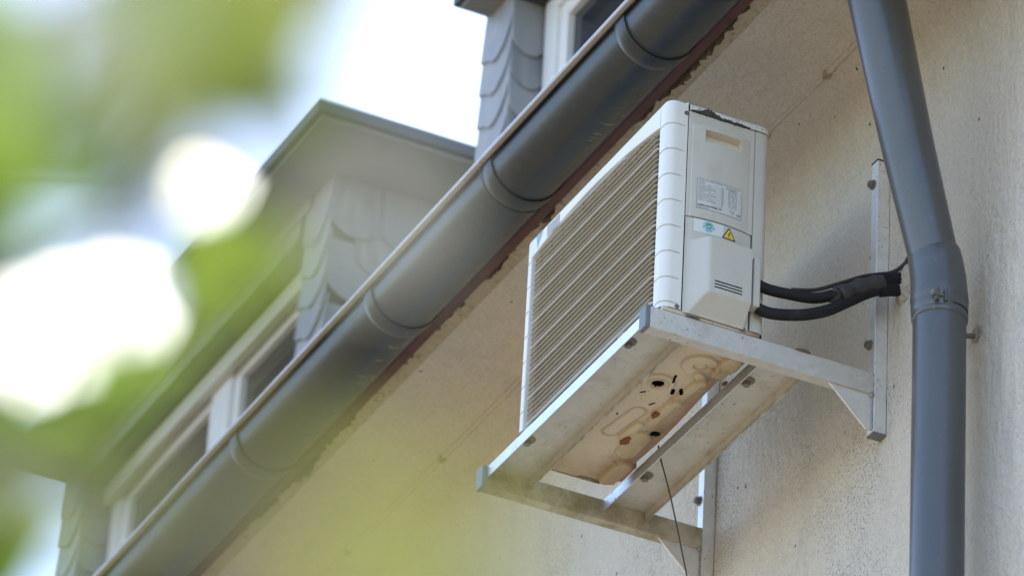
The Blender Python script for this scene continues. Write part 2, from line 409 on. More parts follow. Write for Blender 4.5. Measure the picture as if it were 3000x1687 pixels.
def dormer(x0, x1, zs, over_l, over_r, label, win):
    rr = random.Random(int(abs(x0)*100))
    d = bpy.data.objects.new('dormer', None); COL.objects.link(d); d.parent = house; d.location = Vector((x0, .2, 1.45)) - root_loc(house); d['label'] = label
    yf, yb = .2, 2.3
    jw = .19
    # box walls behind the slates
    b = MB(); b.box((x0, yf+.012, 1.35), (x0+jw, yf+.40, zs)); b.box((x1-jw, yf+.012, 1.35), (x1, yf+.40, zs))
    b.box((x0, yf+.40, 1.35), (x0+.04, yb, zs)); b.box((x1-.04, yf+.40, 1.35), (x1, yb, zs))
    zl = win['ztop']
    b.box((x0+jw, yf+.012, zl), (x1-jw, yf+.40, zs)); b.box((x0+jw, yf+.10, 1.35), (x1-jw, yf+.40, 1.62))
    obj('dormer_wall', b, M['roofedge'], d)
    # flat roof with overhang
    b = MB(); b.box((x0-over_l, win['yroof'], zs+.012), (x1+over_r, yb+.3, zs+.058)); obj('dormer_roof', b, M['roofedge'], d, .006)
    b = MB(); b.box((x0-over_l+.02, win['yroof']+.02, zs), (x1+over_r-.02, yb+.2, zs+.0115)); obj('dormer_soffit', b, M['soffit'], d)
    # slates: jamb fronts, lintel, reveal, cheek
    nz = int((zs-1.75)/.115)
    for k in range(nz):
        z = zs - .17 - k*.115
        put_slate(d, SL_FRONT, x0-.008, yf+.006, z, 'front', rr); put_slate(d, SL_FRONT, x1-.19, yf+.006, z, 'front', rr)
        put_slate(d, SL_SMALL, x0+jw+.010, yf+.005, z-.05, 'side', rr)
    for row, z in enumerate((zl+.012, zl+.075)):
        x = x0+jw-.05 + row*.08
        while x < x1-jw-.1:
            if z + .03 < zs: inst('slate', SL_LINTEL, d, (x, yf+.006-row*.003, z), (-R(4), rr.uniform(-.02, .02), 0))
            x += .165
    if win.get('cheek'):
        for k in range(nz+1):
            z = zs - .17 - k*.115; y = yf + (.0 if k % 2 else -.0)
            yy = yf + .012 + (.085 if k % 2 else 0)
            while yy < 1.5:
                if z > slope(yy)-.1: put_slate(d, SL_ROUND, x1+.012, yy, z-.03, 'side', rr)
                yy += .172
    # windows
    yw = yf + .10
    fz1 = zl - .005; fz0 = 1.62
    for (a, c_) in win['units']:
        f = bpy.data.objects.new('window', None); COL.objects.link(f)
        fr = MB(); fw = .075
        fr.box((a, yw, fz0), (a+fw, yw+.07, fz1)); fr.box((c_-fw, yw, fz0), (c_, yw+.07, fz1))
        fr.box((a+fw, yw, fz1-.05), (c_-fw, yw+.07, fz1)); fr.box((a+fw, yw, fz0), (c_-fw, yw+.07, fz0+.08))
        bpy.data.objects.remove(f)
        # sash inside the fixed frame
        sf = .05
        fr.box((a+fw, yw+.015, fz0+.08), (a+fw+sf, yw+.065, fz1-.05)); fr.box((c_-fw-sf, yw+.015, fz0+.08), (c_-fw, yw+.065, fz1-.05))
        fr.box((a+fw+sf, yw+.015, fz1-.05-sf), (c_-fw-sf, yw+.065, fz1-.05)); fr.box((a+fw+sf, yw+.015, fz0+.08), (c_-fw-sf, yw+.065, fz0+.08+sf))
        obj('window_frame', fr, M['frame'], d, .004)
        p = MB(); p.box((a+fw+sf, yw+.038, fz0+.08+sf), (c_-fw-sf, yw+.046, fz1-.05-sf)); obj('window_pane', p, M['glass'], d)
    if win.get('noshutter'): return d
    b = MB(); b.box((win['units'][0][0], yw-.03, fz1-.075), (win['units'][-1][1], yw-.002, fz1-.003)); obj('shutter_box', b, M['framebeige'], d, .003)
    return d
m = MB(); m.prism([(0, 0), (.06, -.003), (.13, -.004), (.172, -.001), (.172, .10), (0, .10)], 1, -.006, 0.0)
SL_LINTEL = mesh_of('slate', m, M['slate'])
dormer(-6.17, -3.985, 2.845, .06, .30, 'long flat roofed dormer with slate cheek and two white windows, further along the gutter',
       dict(ztop=2.72, yroof=.02, cheek=True, units=[(-5.95, -5.02), (-5.02, -4.17)]))
dormer(-2.875, -.2, 2.78, .015, .3, 'nearer dormer with slate jamb, cut off by the top edge of the photo',
       dict(ztop=2.74, yroof=.10, cheek=False, noshutter=True, units=[(-2.66, -1.75), (-1.75, -.85)]))
# the panes' near-black colour stands in for the unlit room behind

# ------------------------------------------------------------------ painted-over cable in the cove
cab = thing('painted_cable', (-2, -.1, .9), 'thin cable painted over with the wall, clipped along the cove under the eaves', 'cable')
c = MB(); pth = []
x = XL
rr = random.Random(9)
while x < 1.45:
    pth.append((x, -.098 + rr.uniform(-.0015, .0015), .896 + rr.uniform(-.003, .003))); x += .11
c.tube(pth, .0075, 10); obj('cable_run', c, M['plaster'], cab)
for x in (-3.4, -2.9, -2.3, -1.75, -1.22, -.80, -.46, -.15):
    c = MB(); c.tube([(x-.007, -.098, .894), (x+.007, -.098, .896)], .0115, 8); c.tube([(x, -.096, .889), (x, -.108, .880)], .004, 6)
    obj('cable_clip', c, M['mortar'], cab, at=(x, -.098, .894))

# ------------------------------------------------------------------ gutter
GY, GZC, GR = -.526, .922, .094
gut = thing('roof_gutter', (-3, GY, GZC), 'dark grey half round metal gutter running along the eaves', 'gutter')
joints = [XL, -2.49, -1.63, -.925, -.20, XR]
def half_round(x0, x1, r0_, r1_, th=.0018):
    m = MB(); n = 40
    def ring(x, r): return [(x, GY + r*math.cos(math.pi + math.pi*k/n), GZC + r*math.sin(math.pi + math.pi*k/n)) for k in range(n+1)]
    m.grid([ring(x0, r0_), ring(x1, r1_)]); m.grid([ring(x0, r0_-th), ring(x1, r1_-th)])
    m.grid([ring(x0, r0_), ring(x0, r0_-th)], False); m.grid([ring(x1, r1_), ring(x1, r1_-th)], False)
    return m
for a, b_ in zip(joints[:-1], joints[1:]):
    m = half_round(a, b_, GR, GR); obj('gutter_section', m, M['gutter'], gut)
    if a != XL:
        # overlapping collar at each joint with a rolled lip on its far side
        m = MB(); n = 40
        def ring(x, r): return [(x, GY + r*math.cos(math.pi + math.pi*k/n), GZC + r*math.sin(math.pi + math.pi*k/n)) for k in range(n+1)]
        m.grid([ring(a-.058, GR+.0006), ring(a-.050, GR+.0045), ring(a-.035, GR+.0055), ring(a-.004, GR+.0055), ring(a, GR+.0045), ring(a, GR+.0006)])
        obj('joint_collar', m, M['gutter'], gut)
        m = MB(); m.grid([ring(a+.0005, GR+.0004), ring(a+.003, GR+.0016), ring(a+.0055, GR+.0004)]); obj('joint_seal', m, M['darkcap'], gut)
m = half_round(-.985, -.981, GR+.0062, GR+.0062); obj('joint_seal', m, M['darkcap'], gut)
for a, b_ in ((XL, -3.0), (-3.0, -.957), (-.957, XR)):
    m = MB(); m.tube([(a+.001, GY-GR-.009, GZC+.004), (b_-.001, GY-GR-.009, GZC+.004)], .0115 if b_ != -.957 else .0108, 16); obj('rim_bead', m, M['bead'], gut)

# ------------------------------------------------------------------ downpipe
dp = thing('downpipe', (.42, -.1, GZ), 'blue grey round downpipe with slanted upper length and clamped collar', 'downpipe')
PX = .42
m = MB(); m.tube([(PX, -.100, GZ), (PX, -.101, -4), (PX, -.103, -.07)], .0605, 40); obj('lower_pipe', m, M['pipe'], dp)
m = MB(); m.tube([(PX, -.108, .012), (PX, -.136, .12), (PX, -.19, .33), (PX, -.276, .70), (PX, -.345, .98)], [.0565, .0575, .0605, .0665, .071], 40); obj('upper_pipe', m, M['pipe'], dp)
m = MB(); m.tube([(PX, -.103, -.108), (PX, -.103, -.105), (PX, -.103, -.098), (PX, -.103, -.090), (PX, -.104, -.086), (PX, -.104, -.070), (PX, -.104, -.060), (PX, -.104, -.056), (PX, -.105, -.03), (PX, -.107, .0), (PX, -.112, .035), (PX, -.118, .062), (PX, -.1205, .070)],
      [.0610, .0632, .0642, .0632, .0624, .0624, .0655, .0662, .0645, .0632, .0622, .0610, .0585], 40)
obj('pipe_socket', m, M['pipe'], dp)
m = MB(); m.tube([(PX, -.103, -.086), (PX, -.1035, -.0855), (PX, -.1035, -.0665), (PX, -.104, -.066)], [.0624, .0648, .0648, .0624], 40); obj('clamp_ring', m, M['pipe'], dp)
m = MB(); m.box((PX+.052, -.148, -.090), (PX+.064, -.139, -.058)); m.box((PX+.056, -.128, -.090), (PX+.068, -.119, -.058)); obj('clamp_lug', m, M['pipe'], dp, .002)
m = MB(); m.tube([(PX+.060, -.154, -.074), (PX+.060, -.115, -.074)], .0042, 10); m.disc((PX+.060, -.157, -.074), .0075, 1, .006, 6); obj('clamp_bolt', m, M['steel'], dp)
m = MB(); m.box((PX-.02, -.047, -.150), (PX+.012, -.041, .035)); obj('backing_strap', m, M['pipe'], dp, .002)
m = MB(); m.tube([(PX-.006, -.045, -.118), (PX-.014, .006, -.102)], .0065, 12); obj('wall_stud', m, M['steel'], dp)
m = MB(); rr = random.Random(2)
m.grid([[(PX-.014+.013*k*math.cos(t*math.pi/7)*(1+.25*rr.random()), -.001-.004*(2-k), -.102+.017*k*math.sin(t*math.pi/7)*(1+.3*rr.random())) for t in range(15)] for k in (0.05, .6, 1.1)]); obj('stud_filler', m, M['sealant'], dp)

# ------------------------------------------------------------------ wall brackets
def hexbolt(x, y, z, par):
    m = MB(); m.disc((x, y-.0035, z), .0125, 1, .0035, 20); m.disc((x, y-.0125, z), .0092, 1, .009, 6)
    m.disc((x, y-.0145, z), .0055, 1, .002, 10); obj('bolt', m, M['steel'], par, .0008, at=(x, y, z))
YT = -.629
def bracket(xb, label, capmat):
    t = thing('wall_bracket', (xb, 0, -.156), label, 'bracket', 'steel wall brackets carrying the unit')
    hp, ha = .0147, .0165
    m = MB(); m.box((xb-hp, -.035, -.153), (xb+hp, -.001, .588)); obj('post', m, M['galv'], t, .002)
    m = MB(); m.box((xb-hp-.001, -.0362, .588), (xb+hp+.001, 0.0, .5915)); obj('post_cap', m, M['darkcap'], t, .001)
    m = MB(); m.box((xb-hp-.0008, -.036, -.158), (xb+hp+.0008, -.0005, -.1531)); obj('post_cap', m, M['cap'], t, .001)
    m = MB(); m.box((xb-ha, YT+.012, -.056), (xb+ha, -.0355, 0)); obj('arm', m, M['dirtyarm' if xb < -.5 else 'neararm'], t, .0025)
    m = MB(); m.box((xb-ha-.0012, YT, -.0572), (xb+ha+.0012, YT+.012, .0012)); obj('arm_end_cap', m, capmat, t, .002)
    m = MB(); m.prism([(-.150, -.0562), (-.0355, -.0562), (-.0355, -.150), (-.052, -.150)], 0, xb+.006, xb+.010); obj('gusset', m, M['galv'], t, .0006)
    rr = random.Random(3); m = MB()
    m.tube([(xb+ha-.003, -.0375, -.056 + .0565*k/8) for k in range(9)], [.0028+rr.uniform(-.0008, .0012) for _ in range(9)], 8)
    m.tube([(xb+ha-.004, -.041, -.064), (xb+ha-.002, -.040, -.058), (xb+ha-.002, -.040, -.051)], [.004, .0068, .003], 8)
    m.tube([(xb+.0115, -.0375, -.150 + .09*k/10) for k in range(11)], [.002+rr.uniform(-.0006, .0012) for _ in range(11)], 8)
    obj('weld_bead', m, M['weld'], t)
    for z in (.528, .086): hexbolt(xb-.006, -.035, z, t)
    for y in (-.51, -.222):
        m = MB(); m.tube([(xb, y, .0005), (xb, y, .004), (xb, y, .007)], [.026, .024, .012], 20); obj('rubber_washer', m, M['rubber'], t, at=(xb, y, 0))
    return t
bracket(-.018, 'steel L bracket nearest the downpipe, its arm under the end with the rating label', M['cap'])
bracket(-.868, 'far steel L bracket, lower in the photo, stained arm tip free at the left', M['cap'])

# ------------------------------------------------------------------ cross rails (upside-down channels)
def rail(y0, y1, label):
    t = thing('support_rail', (-.44, (y0+y1)/2, -.03), label, 'rail', 'channel rails under the unit')
    x0, x1, th, h = -.8510, -.0352, .0028, .031
    m = MB(); m.box((x0, y0, -h), (x1, y0+th, -.0008)); obj('front_flange', m, M['railfront'], t, .0006)
    m = MB(); m.box((x0, y0+th, -.0008-th), (x1, y1-th, -.0008)); obj('web', m, M['rail'], t, .0004)
    m = MB(); m.box((x0, y1-th, -h), (x1, y1, -.0008)); obj('rear_flange', m, M['rail'], t, .0006)
    return t
M['railfront'] = m_galv('bright_galvanised_rail', (.66, .69, .71), .12, .60)  # outward flanges coloured brighter for the sky they reflect
rail(-.6155, -.5005, 'front channel rail with bright outer flange below the louvred grille')
rail(-.3050, -.1900, 'rear channel rail nearer the wall, crossing behind the open slot')

# ------------------------------------------------------------------ air conditioner
YA, ZA, W, D, H = -.592, .011, .753, .268, .566
ac = thing('air_conditioner', (-W/2, YA+D/2, ZA), 'white outdoor air conditioner unit with louvred grille resting on steel brackets', 'air conditioner')
def A(x, y, z): return (x, YA+y, ZA+z)
CR = .024
SEAM = .052
GROOVES = [.499-.0698*k for k in range(8)]
def zlevels():
    L = [(0.0, 0.0)]
    for gz in sorted(GROOVES):
        if gz < .02: gz = .014
        L += [(gz-.0022, 0), (gz-.0009, 1), (gz+.0009, 1), (gz+.0022, 0)]
    L += [(H-.010, 0), (H-.006, -.15), (H-.0025, -.5), (H, -1.2)]
    return L
def column(xin, sgn):
    """corner column: inner return, front, rounded corner, side. sgn +1 right, -1 left"""
    pts = [(xin, .030, 0, 0.), (xin, .0015, .5, 0.), (xin+sgn*.0012, 0, 1, 0.)]
    xc = (0 if sgn > 0 else -W) - sgn*CR
    pts += [((xin+xc)/2, 0, 1, 0)]
    for k in range(9):
        a = math.pi/2*k/8
        pts.append((xc + sgn*CR*math.sin(a), CR-CR*math.cos(a), 1, a))
    xo = 0 if sgn > 0 else -W
    pts += [(xo, .034, 1, math.pi/2), (xo, .0415, 1, math.pi/2), (xo, .044, 0, math.pi/2), (xo, SEAM-.002, 0, math.pi/2), (xo-sgn*.002, SEAM, 0, math.pi/2), (xo-sgn*.012, SEAM, 0, math.pi/2)]
    rows = []
    for z, gi in zlevels():
        row = []
        for (x, y, wgt, a) in pts:
            d_ =   .0045*wgt*gi if gi > 0 else -gi*.005*(1 if y < SEAM-.003 else 0)
            row.append(A(x - sgn*math.sin(a)*d_, y + math.cos(a)*d_, z))
        rows.append(row)
    return rows
XI_R, XI_L = -.043, -W+.036
fc = MB(); fc.grid(column(XI_R, 1)); fc.grid(column(XI_L, -1))
def arc(x):
    t = (x-XI_L)/(XI_R-XI_L)                  # 0 left, 1 right
    return .499 + .036*math.sin(math.pi*min(1, max(0, t*.94+.03)))**.8*(1-.10*t) + .006*(1-t)
nb = 48
xsb = [XI_L + (XI_R-XI_L)*k/nb for k in range(nb+1)]
def band(rows_fn):
    fc.grid([[A(x, y, z) for x in xsb for (y, z) in [rows_fn(x)[i]]] for i in range(len(rows_fn(0)))])
band(lambda x: [(.030, arc(x)-.002), (.0015, arc(x)), (0, arc(x)+.0015), (0, H-.010), (.00075, H-.006), (.0025, H-.0025), (.006, H), (SEAM, H)])
band(lambda x: [(.012, 0), (.0015, 0), (0, .0015), (0, .016), (.004, .0185), (.016, .024), (.030, .026)])
# cap above the columns
for xa_, xb_ in ((XI_R, -.006), (-W+.006, XI_L)):
    fc.add([A(xa_, .006, H), A(xb_, .006+.01, H), A(xb_, SEAM, H), A(xa_, SEAM, H)], [(0, 1, 2, 3)])
obj('front_cover', fc, M['acfront'], ac)

# louvre slats, every fifth one broader, its sky-lit edge put into a paler colour
def slat_rows(x0, x1, z, main):
    p = []
    hook = .020
    for k in range(7):
        a = k/6; p.append((x0 + hook*(1-math.cos(a*math.pi/2))*1.0, .030*(1-math.sin(a*math.pi/2))))
    p2 = [(x1-(q[0]-x0), q[1]) for q in reversed(p)]
    path = p + p2
    h = .0021 if main else .0012; dp_ = .0068 if main else .0069
    prof_ = [(0.0, 0.0), (-.0006, h*.5), (.0004, h), (dp_, h+.0012), (dp_+.0002, .0008), (.0012, -.0002)]
    rows = [[A(x, y + dy + (0 if main else .0012), z + dz) for (x, y) in path] for (dy, dz) in prof_]
    rows.append(rows[0]); return rows
PITCH = .01396
i = 0
z = .0345
while z < .536:
    main = (i % 5 == 0)
    lo, hi = XI_L+.001, XI_R-.001
    if z > .495:
        ok = [x for x in [lo + (hi-lo)*k/200 for k in range(201)] if arc(x)-.004 > z]
        if not ok: break
        lo, hi = ok[0], ok[-1]
    if hi-lo > .1:
        m = MB(); m.grid(slat_rows(lo, hi, z, main)); obj('louvre_slat', m, M['mainslat' if main else 'slat'], ac, at=A((lo+hi)/2, .005, z))
    i += 1; z += PITCH
for k in range(12):
    x = XI_L + .030 + k*.0555
    m = MB(); m.box(A(x-.0009, .0102, .028), A(x+.0009, .0160, arc(x)-.004)); obj('grille_bar', m, M['bar'], ac, at=A(x, .016, .27))
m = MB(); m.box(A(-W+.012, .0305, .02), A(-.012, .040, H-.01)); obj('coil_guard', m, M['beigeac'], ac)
# casing: left end, back, inner core behind the seams
m = MB(); m.box(A(-W+.0005, SEAM+.0015, .0), A(-W+.005, D, H-.022)); m.box(A(-W+.006, D-.004, .0), A(-.03, D, H-.022)); m.box(A(-.034, SEAM-.001, .004), A(-.030, D-.02, H-.022)); obj('casing', m, M['ac'], ac, .002)
m = MB(); m.box(A(-.0085, SEAM-.0015, .002), A(-.006, SEAM+.006, H-.02)); m.box(A(-.0085, SEAM+.0061, .250), A(-.006, D-.035, .262)); m.box(A(-.0085, D-.045, .002), A(-.006, D-.034, H-.02)); obj('seam_shadow_gap', m, M['beigeac'], ac)
m = MB(); m.box((-.0122, YA+.006, .0012), (-.0025, YA+D-.012, .0108)); m.box((-.742, YA+.006, .0012), (-.0123, YA+.014, .0108)); obj('base_skirt', m, M['pan'], ac)
# lid
m = MB(); rows = []
for (inset, z) in ((.0, -.0185), (-.0022, -.018), (-.0022, -.009), (-.001, -.004), (.002, -.001), (.006, 0.0)):
    pts = []
    xo = -inset; 
    pts.append((xo, SEAM+.0015)); pts.append((xo, D-.022))
    for k in range(7):
        a = math.pi/2*k/6; pts.append((xo-.022+.022*math.cos(a), D-inset-.022+.022*math.sin(a)))
    pts += [(-.3, D-inset), (-W+.02, D-inset), (-W+inset, D-.02), (-W+inset, SEAM+.0015)]
    rows.append([A(x, y, H+z) for x, y in pts])
m.grid(rows, True); m.add(rows[-1], [tuple(range(len(rows[-1])))]); m.add(rows[0], [tuple(range(len(rows[0])))])
obj('lid', m, M['lid'], ac)

m = MB(); rr = random.Random(12); top_ = []; bot_ = []
for k in range(60):
    y = .058 + .155*k/59; fade = math.sin(math.pi*min(1, (k+2)/62))**.4
    hi_ = .0055*fade*rr.random() + (.013*math.exp(-((y-.105)/.022)**2))*(.6+.6*rr.random()); lo_ = .0045*fade*rr.random()**1.5
    top_.append(A(.0034, y, H-.0185+hi_)); bot_.append(A(.0034, y, H-.0195-lo_))
m.grid([[(p[0]-.003, p[1], p[2]+.0012) for p in top_], top_, bot_, [(p[0]-.004, p[1], p[2]-.0008) for p in bot_]], False); obj('dirt_crust', m, M['grime'], ac)
# side panel with inset handle; dy/dz coordinates on the end face
def bulge(y):
    t = (y-.138)/.078
    return .0085*max(0, 1-t*t)
def sidex(y, z):
    inn = min(1, max(0, (y-.0625)/.002))*min(1, max(0, (.2135-y)/.002))*min(1, max(0, (.514-z)/.002))
    return inn*(.0012 + bulge(y))
HY0, HY1, HZ0, HZ1 = .0945, .1885, .470, .502
ys = sorted(set([.0535, .056, .0625, .0645, .2115, .2135, .2255, .2275, HY0, HY1] + [.07+.0075*k for k in range(19)]))
zz = sorted(set([.2575, .259, .275, .30, .33, .36, .40, .43, .455, HZ0, .48, .49, HZ1, .508, .512, .514, .53, .544, .5455]))
rows = [[A(sidex(y, z) - (.0015 if (z < .2585 or z > .5445 or y < .055 or y > .2265) else 0), y, z) for y in ys] for z in zz]
m = MB(); m.grid(rows, True, lambda i_, j_: zz[i_] >= HZ0-1e-6 and zz[i_+1] <= HZ1+1e-6 and ys[j_] >= HY0-1e-6 and ys[j_+1] <= HY1+1e-6)
obj('side_panel', m, M['ac'], ac)
hy = [y for y in ys if HY0-1e-6 <= y <= HY1+1e-6]
m = MB()
dep = -.015
m.grid([[A(sidex(y, HZ1)-.0001, y, HZ1) for y in hy], [A(dep, y, HZ1-.001) for y in hy]], False)
m.grid([[A(sidex(y, HZ0)-.0001, y, HZ0) for y in hy], [A(dep*.6, y, HZ0+.012) for y in hy]], False)
m.grid([[A(dep, y, HZ1-.001) for y in hy], [A(dep*.6, y, HZ0+.012) for y in hy]], False)
for y in (HY0, HY1):
    m.add([A(sidex(y, HZ0), y, HZ0), A(sidex(y, HZ1), y, HZ1), A(dep, y, HZ1-.001), A(dep*.6, y, HZ0+.012)], [(0, 1, 2, 3)])
obj('handle_recess', m, M['handlerec'], ac)
# rear corner strip
m = MB(); pts = [(-.004, .2285), (0, .230), (0, D-.020)] + [(-.020+.020*math.cos(math.pi/2*k/6), D-.020+.020*math.sin(math.pi/2*k/6)) for k in range(1, 7)] + [(-.06, D)]
m.grid([[A(x, y, z) for x, y in pts] for z in (0, .2, .4, H-.0215)], True); obj('rear_corner', m, M['ac'], ac)
# valve cover: bulged box with sloping underside and three slots
BX = .040
def sst(t): t = min(1, max(0, t)); return t*t*(3-2*t)
def vx(y, z):
    base = (.0012 + bulge(y))*min(1, max(0, (y-.060)/.004))*min(1, max(0, (.222-y)/.006)) if z > .19 else 0
    left = sst((y-.058)/.046); right_ = sst((.2175-y)/.008)
    top = min(1, max(0, (.1955-z)/.0035))
    if z < .046: bot = max(.06, 1-((.046-z)/.050))
    else: bot = 1
    box_ = BX*min(left, bot + .0*left)*right_*top
    if z < .046:
        box_ = min(BX*left, BX*bot)*right_*top
    return max(base, box_)
SLOTS = [(.0765, .0800), (.0685, .0720), (.0605, .0640)]; SY0, SY1 = .114, .186
ys = sorted(set([.0535, .0555] + [.058+.004*k for k in range(40)] + [SY0, SY1, .2115, .2135, .2155, .2175, .2190, .2235]))
ys = [y for y in ys if y <= .2236]
zz = sorted(set([-.004+.005*k for k in range(52)] + [.0455, .0465, .192, .1937, .1955, .1965] + [v for s_ in SLOTS for v in s_]))
zz = [z for z in zz if z <= .2555] + [.2555]
rows = [[A(vx(y, z) - (.0015 if z > .2545 else 0), y, z) for y in ys] for z in zz]
def in_slot(i_, j_):
    return ys[j_] >= SY0-1e-6 and ys[j_+1] <= SY1+1e-6 and any(zz[i_] >= a-1e-6 and zz[i_+1] <= b+1e-6 for a, b in SLOTS)
m = MB(); m.grid(rows, True, in_slot); obj('valve_cover', m, M['ac'], ac)
m = MB()
for a, b_ in SLOTS: m.box(A(.028, SY0-.002, a-.0015), A(.0300, SY1+.002, b_+.0015))
obj('slot_recess', m, M['darkcap'], ac)  # black plates paint the shade inside the slots
m = MB(); m.box(A(.002, .2185, .048), A(.034, .2365, .180)); obj('pipe_outlet', m, M['ac'], ac, .004, 3)
for (y, z) in ((.0455, .535), (.040, .006), (.212, -.002)):
    m = MB(); m.disc(A(-.001, y, z), .0055, 0, .0035, 14); m.disc(A(.0024, y, z), .0022, 0, .0008, 6); obj('screw', m, M['steel'], ac, .0006, at=A(0, y, z))

# ---- printed labels, bent over the bulged panel
def bent_plate(name, y0, y1, z0, z1, mat, lift=.0006, n=12):
    m = MB(); yy = [y0+(y1-y0)*k/n for k in range(n+1)]
    m.grid([[A(sx_(y, z)+lift, y, z) for y in yy] for z in (z0, z1)]); 
    m.grid([[A(sx_(y, z)-.0004, y, z) for y in yy] for z in (z0, z1)])
    return obj(name, m, mat, ac)
def sx_(y, z): return (sidex(y, z) if z > .2565 else vx(y, z))
def bent_poly(m, pts, lift):
    """thin flat print: polygon fan with a bent surface"""
    n = len(pts); top = [A(sx_(y, z)+lift, y, z) for y, z in pts]
    m.add(top, [tuple(range(n))])
    m.add(top + [A(sx_(y, z)-.0002, y, z) for y, z in pts], [(i_, (i_+1) % n, n+(i_+1) % n, n+i_) for i_ in range(n)])
def text_mesh(m, s, y, z, size, lift, stretch=1.0, bold=0.0, slant=0.0):
    cu = bpy.data.curves.new('txt', 'FONT'); cu.body = s; cu.size = size; cu.resolution_u = 1; cu.offset = bold; cu.shear = slant; cu.fill_mode = 'FRONT'
    ob = bpy.data.objects.new('txt', cu)
    COL.objects.link(ob); dg = bpy.context.evaluated_depsgraph_get(); dg.update()
    me = bpy.data.meshes.new_from_object(ob.evaluated_get(dg))
    wd = max((v.co.x for v in me.vertices), default=0)
    m.add([A(sx_(y+v.co.x*stretch, z+v.co.y)+lift, y+v.co.x*stretch, z+v.co.y) for v in me.vertices], [tuple(p.vertices) for p in me.polygons])
    bpy.data.objects.remove(ob); bpy.data.curves.remove(cu); bpy.data.meshes.remove(me)
    return wd*stretch
def text_fit(m, s, y, z, size, width, lift, **kw):
    t = MB(); w0 = text_mesh(t, s, y, z, size, lift, 1.0, **kw)
    return text_mesh(m, s, y, z, size, lift, width/max(w0, 1e-6), **kw)
LY0, LY1, LZ0, LZ1 = .0775, .1945, .2835, .3655
lab = bent_plate('rating_label', LY0, LY1, LZ0, LZ1, M['label'], .0006)
m = MB(); L2 = .0011
text_fit(m, 'ROOM AIR CONDITIONER HEAT PUMP OUTDOOR UNIT', LY0+.004, LZ1-.0062, .0042, .108, L2)
text_fit(m, 'MODEL', LY0+.003, LZ1-.0120, .0042, .016, L2); text_fit(m, 'RXT50JXV1B', LY0+.072, LZ1-.0122, .0046, .030, L2, bold=.0001)
left_rows = ['MFG. NO.      YEAR', 'POWER SUPPLY', 'REFRIGERANT', 'TEST PRESSURE', 'HIGH      LOW', 'PS (PSMAX)', 'OPERAT. MODE', 'RATED COOL / HEAT', 'MAX. CURRENT']
for k, s_ in enumerate(left_rows):
    text_fit(m, s_, LY0+.003, LZ1-.0175-.0053*k, .0038, .032+.006*(k % 3), L2)
for k in range(9):
    text_fit(m, ['V', 'Hz', 'kg', 'MPa', 'bar', 'kW', 'A', 'kW', 'A'][k], LY0+.064, LZ1-.0175-.0053*k, .0036, .004, L2)
    text_fit(m, ['220-240V~', '50Hz', 'R407C', 'IPX4', '3.30', '230', '50', 'COOL HEAT', '15.0'][k], LY0+.078, LZ1-.0175-.0053*k, .0036, .026, L2)
text_fit(m, 'DAIKIN INDUSTRIES, LTD', LY0+.002, LZ0+.0075, .0052, .062, L2, bold=.00022, slant=.25)
text_fit(m, 'MADE IN JAPAN', LY0+.002, LZ0+.0022, .0036, .028, L2)
text_fit(m, 'CE', LY1-.0155, LZ0+.0062, .0085, .0125, L2, bold=.0001)
obj('label_print', m, M['ink'], lab)
m = MB()
for k in range(11):
    z = LZ1-.0138-.0053*k
    bent_poly(m, [(LY0+.040, z), (LY0+.062, z), (LY0+.062, z+.0005), (LY0+.040, z+.0005)], .0009); bent_poly(m, [(LY0+.063, z), (LY1-.002, z), (LY1-.002, z+.0005), (LY0+.063, z+.0005)], .0009)
bent_poly(m, [(LY0+.0625, LZ0+.016), (LY0+.0630, LZ0+.016), (LY0+.0630, LZ1-.010), (LY0+.0625, LZ1-.010)], .0009)
for (a, b_, c_, d_) in ((LY0, LZ1-.0005, LY1, LZ1), (LY0, LZ0, LY1, LZ0+.0005), (LY0, LZ0, LY0+.0005, LZ1), (LY1-.0005, LZ0, LY1, LZ1)):
    n_ = 10
    for k in range(n_):
        u0_, u1_ = a+(c_-a)*k/n_, a+(c_-a)*(k+1)/n_; bent_poly(m, [(u0_, b_), (u1_, b_), (u1_, d_), (u0_, d_)], .0010)
for (cy, cz) in ((LY1-.030, LZ0+.0135), (LY1-.022, LZ0+.0135), (LY1-.026, LZ0+.0075)):
    bent_poly(m, [(cy-.0022, cz+.0018), (cy, cz-.0022), (cy+.0022, cz+.0018)], .0011)
obj('label_rules', m, M['inkgrey'], lab)
# refrigerant sticker
st = bent_plate('refrigerant_sticker', .0735, .1480, .2190, .2530, M['sticker'], .0004)
def ring_seg(cy, cz, r0_, r1_, a0, a1, n=10):
    return [(cy+r1_*math.cos(R(a0+(a1-a0)*k/n)), cz+r1_*math.sin(R(a0+(a1-a0)*k/n))) for k in range(n+1)] + [(cy+r0_*math.cos(R(a1-(a1-a0)*k/n)), cz+r0_*math.sin(R(a1-(a1-a0)*k/n))) for k in range(n+1)]
CY, CZ = .110, .2375
m = MB()
for k in range(14):
    a = 20 + k*10.5; bent_poly(m, ring_seg(CY, CZ, .0118, .0150, a, a+6.5, 2), .0008)
bent_poly(m, ring_seg(CY, CZ, .0095, .0155, 176, 204), .0008); bent_poly(m, ring_seg(CY, CZ, .0095, .0155, -24, 4), .0008); bent_poly(m, ring_seg(CY, CZ, .0098, .0140, 222, 318), .0008)
bent_poly(m, [(CY-.009, CZ-.0065), (CY-.004, CZ-.0045), (CY+.001, CZ-.0060), (CY+.006, CZ-.0050), (CY+.009, CZ-.0068), (CY, CZ-.0088)], .0009)
obj('sticker_ring', m, M['blue'], st)
m = MB(); bent_poly(m, ring_seg(CY, CZ+.001, .0001, .0098, -12, 192, 20), .0008); bent_poly(m, [(CY-.0085, CZ-.001), (CY+.0085, CZ-.001), (CY+.002, CZ-.0062), (CY-.002, CZ-.0062)], .00085)
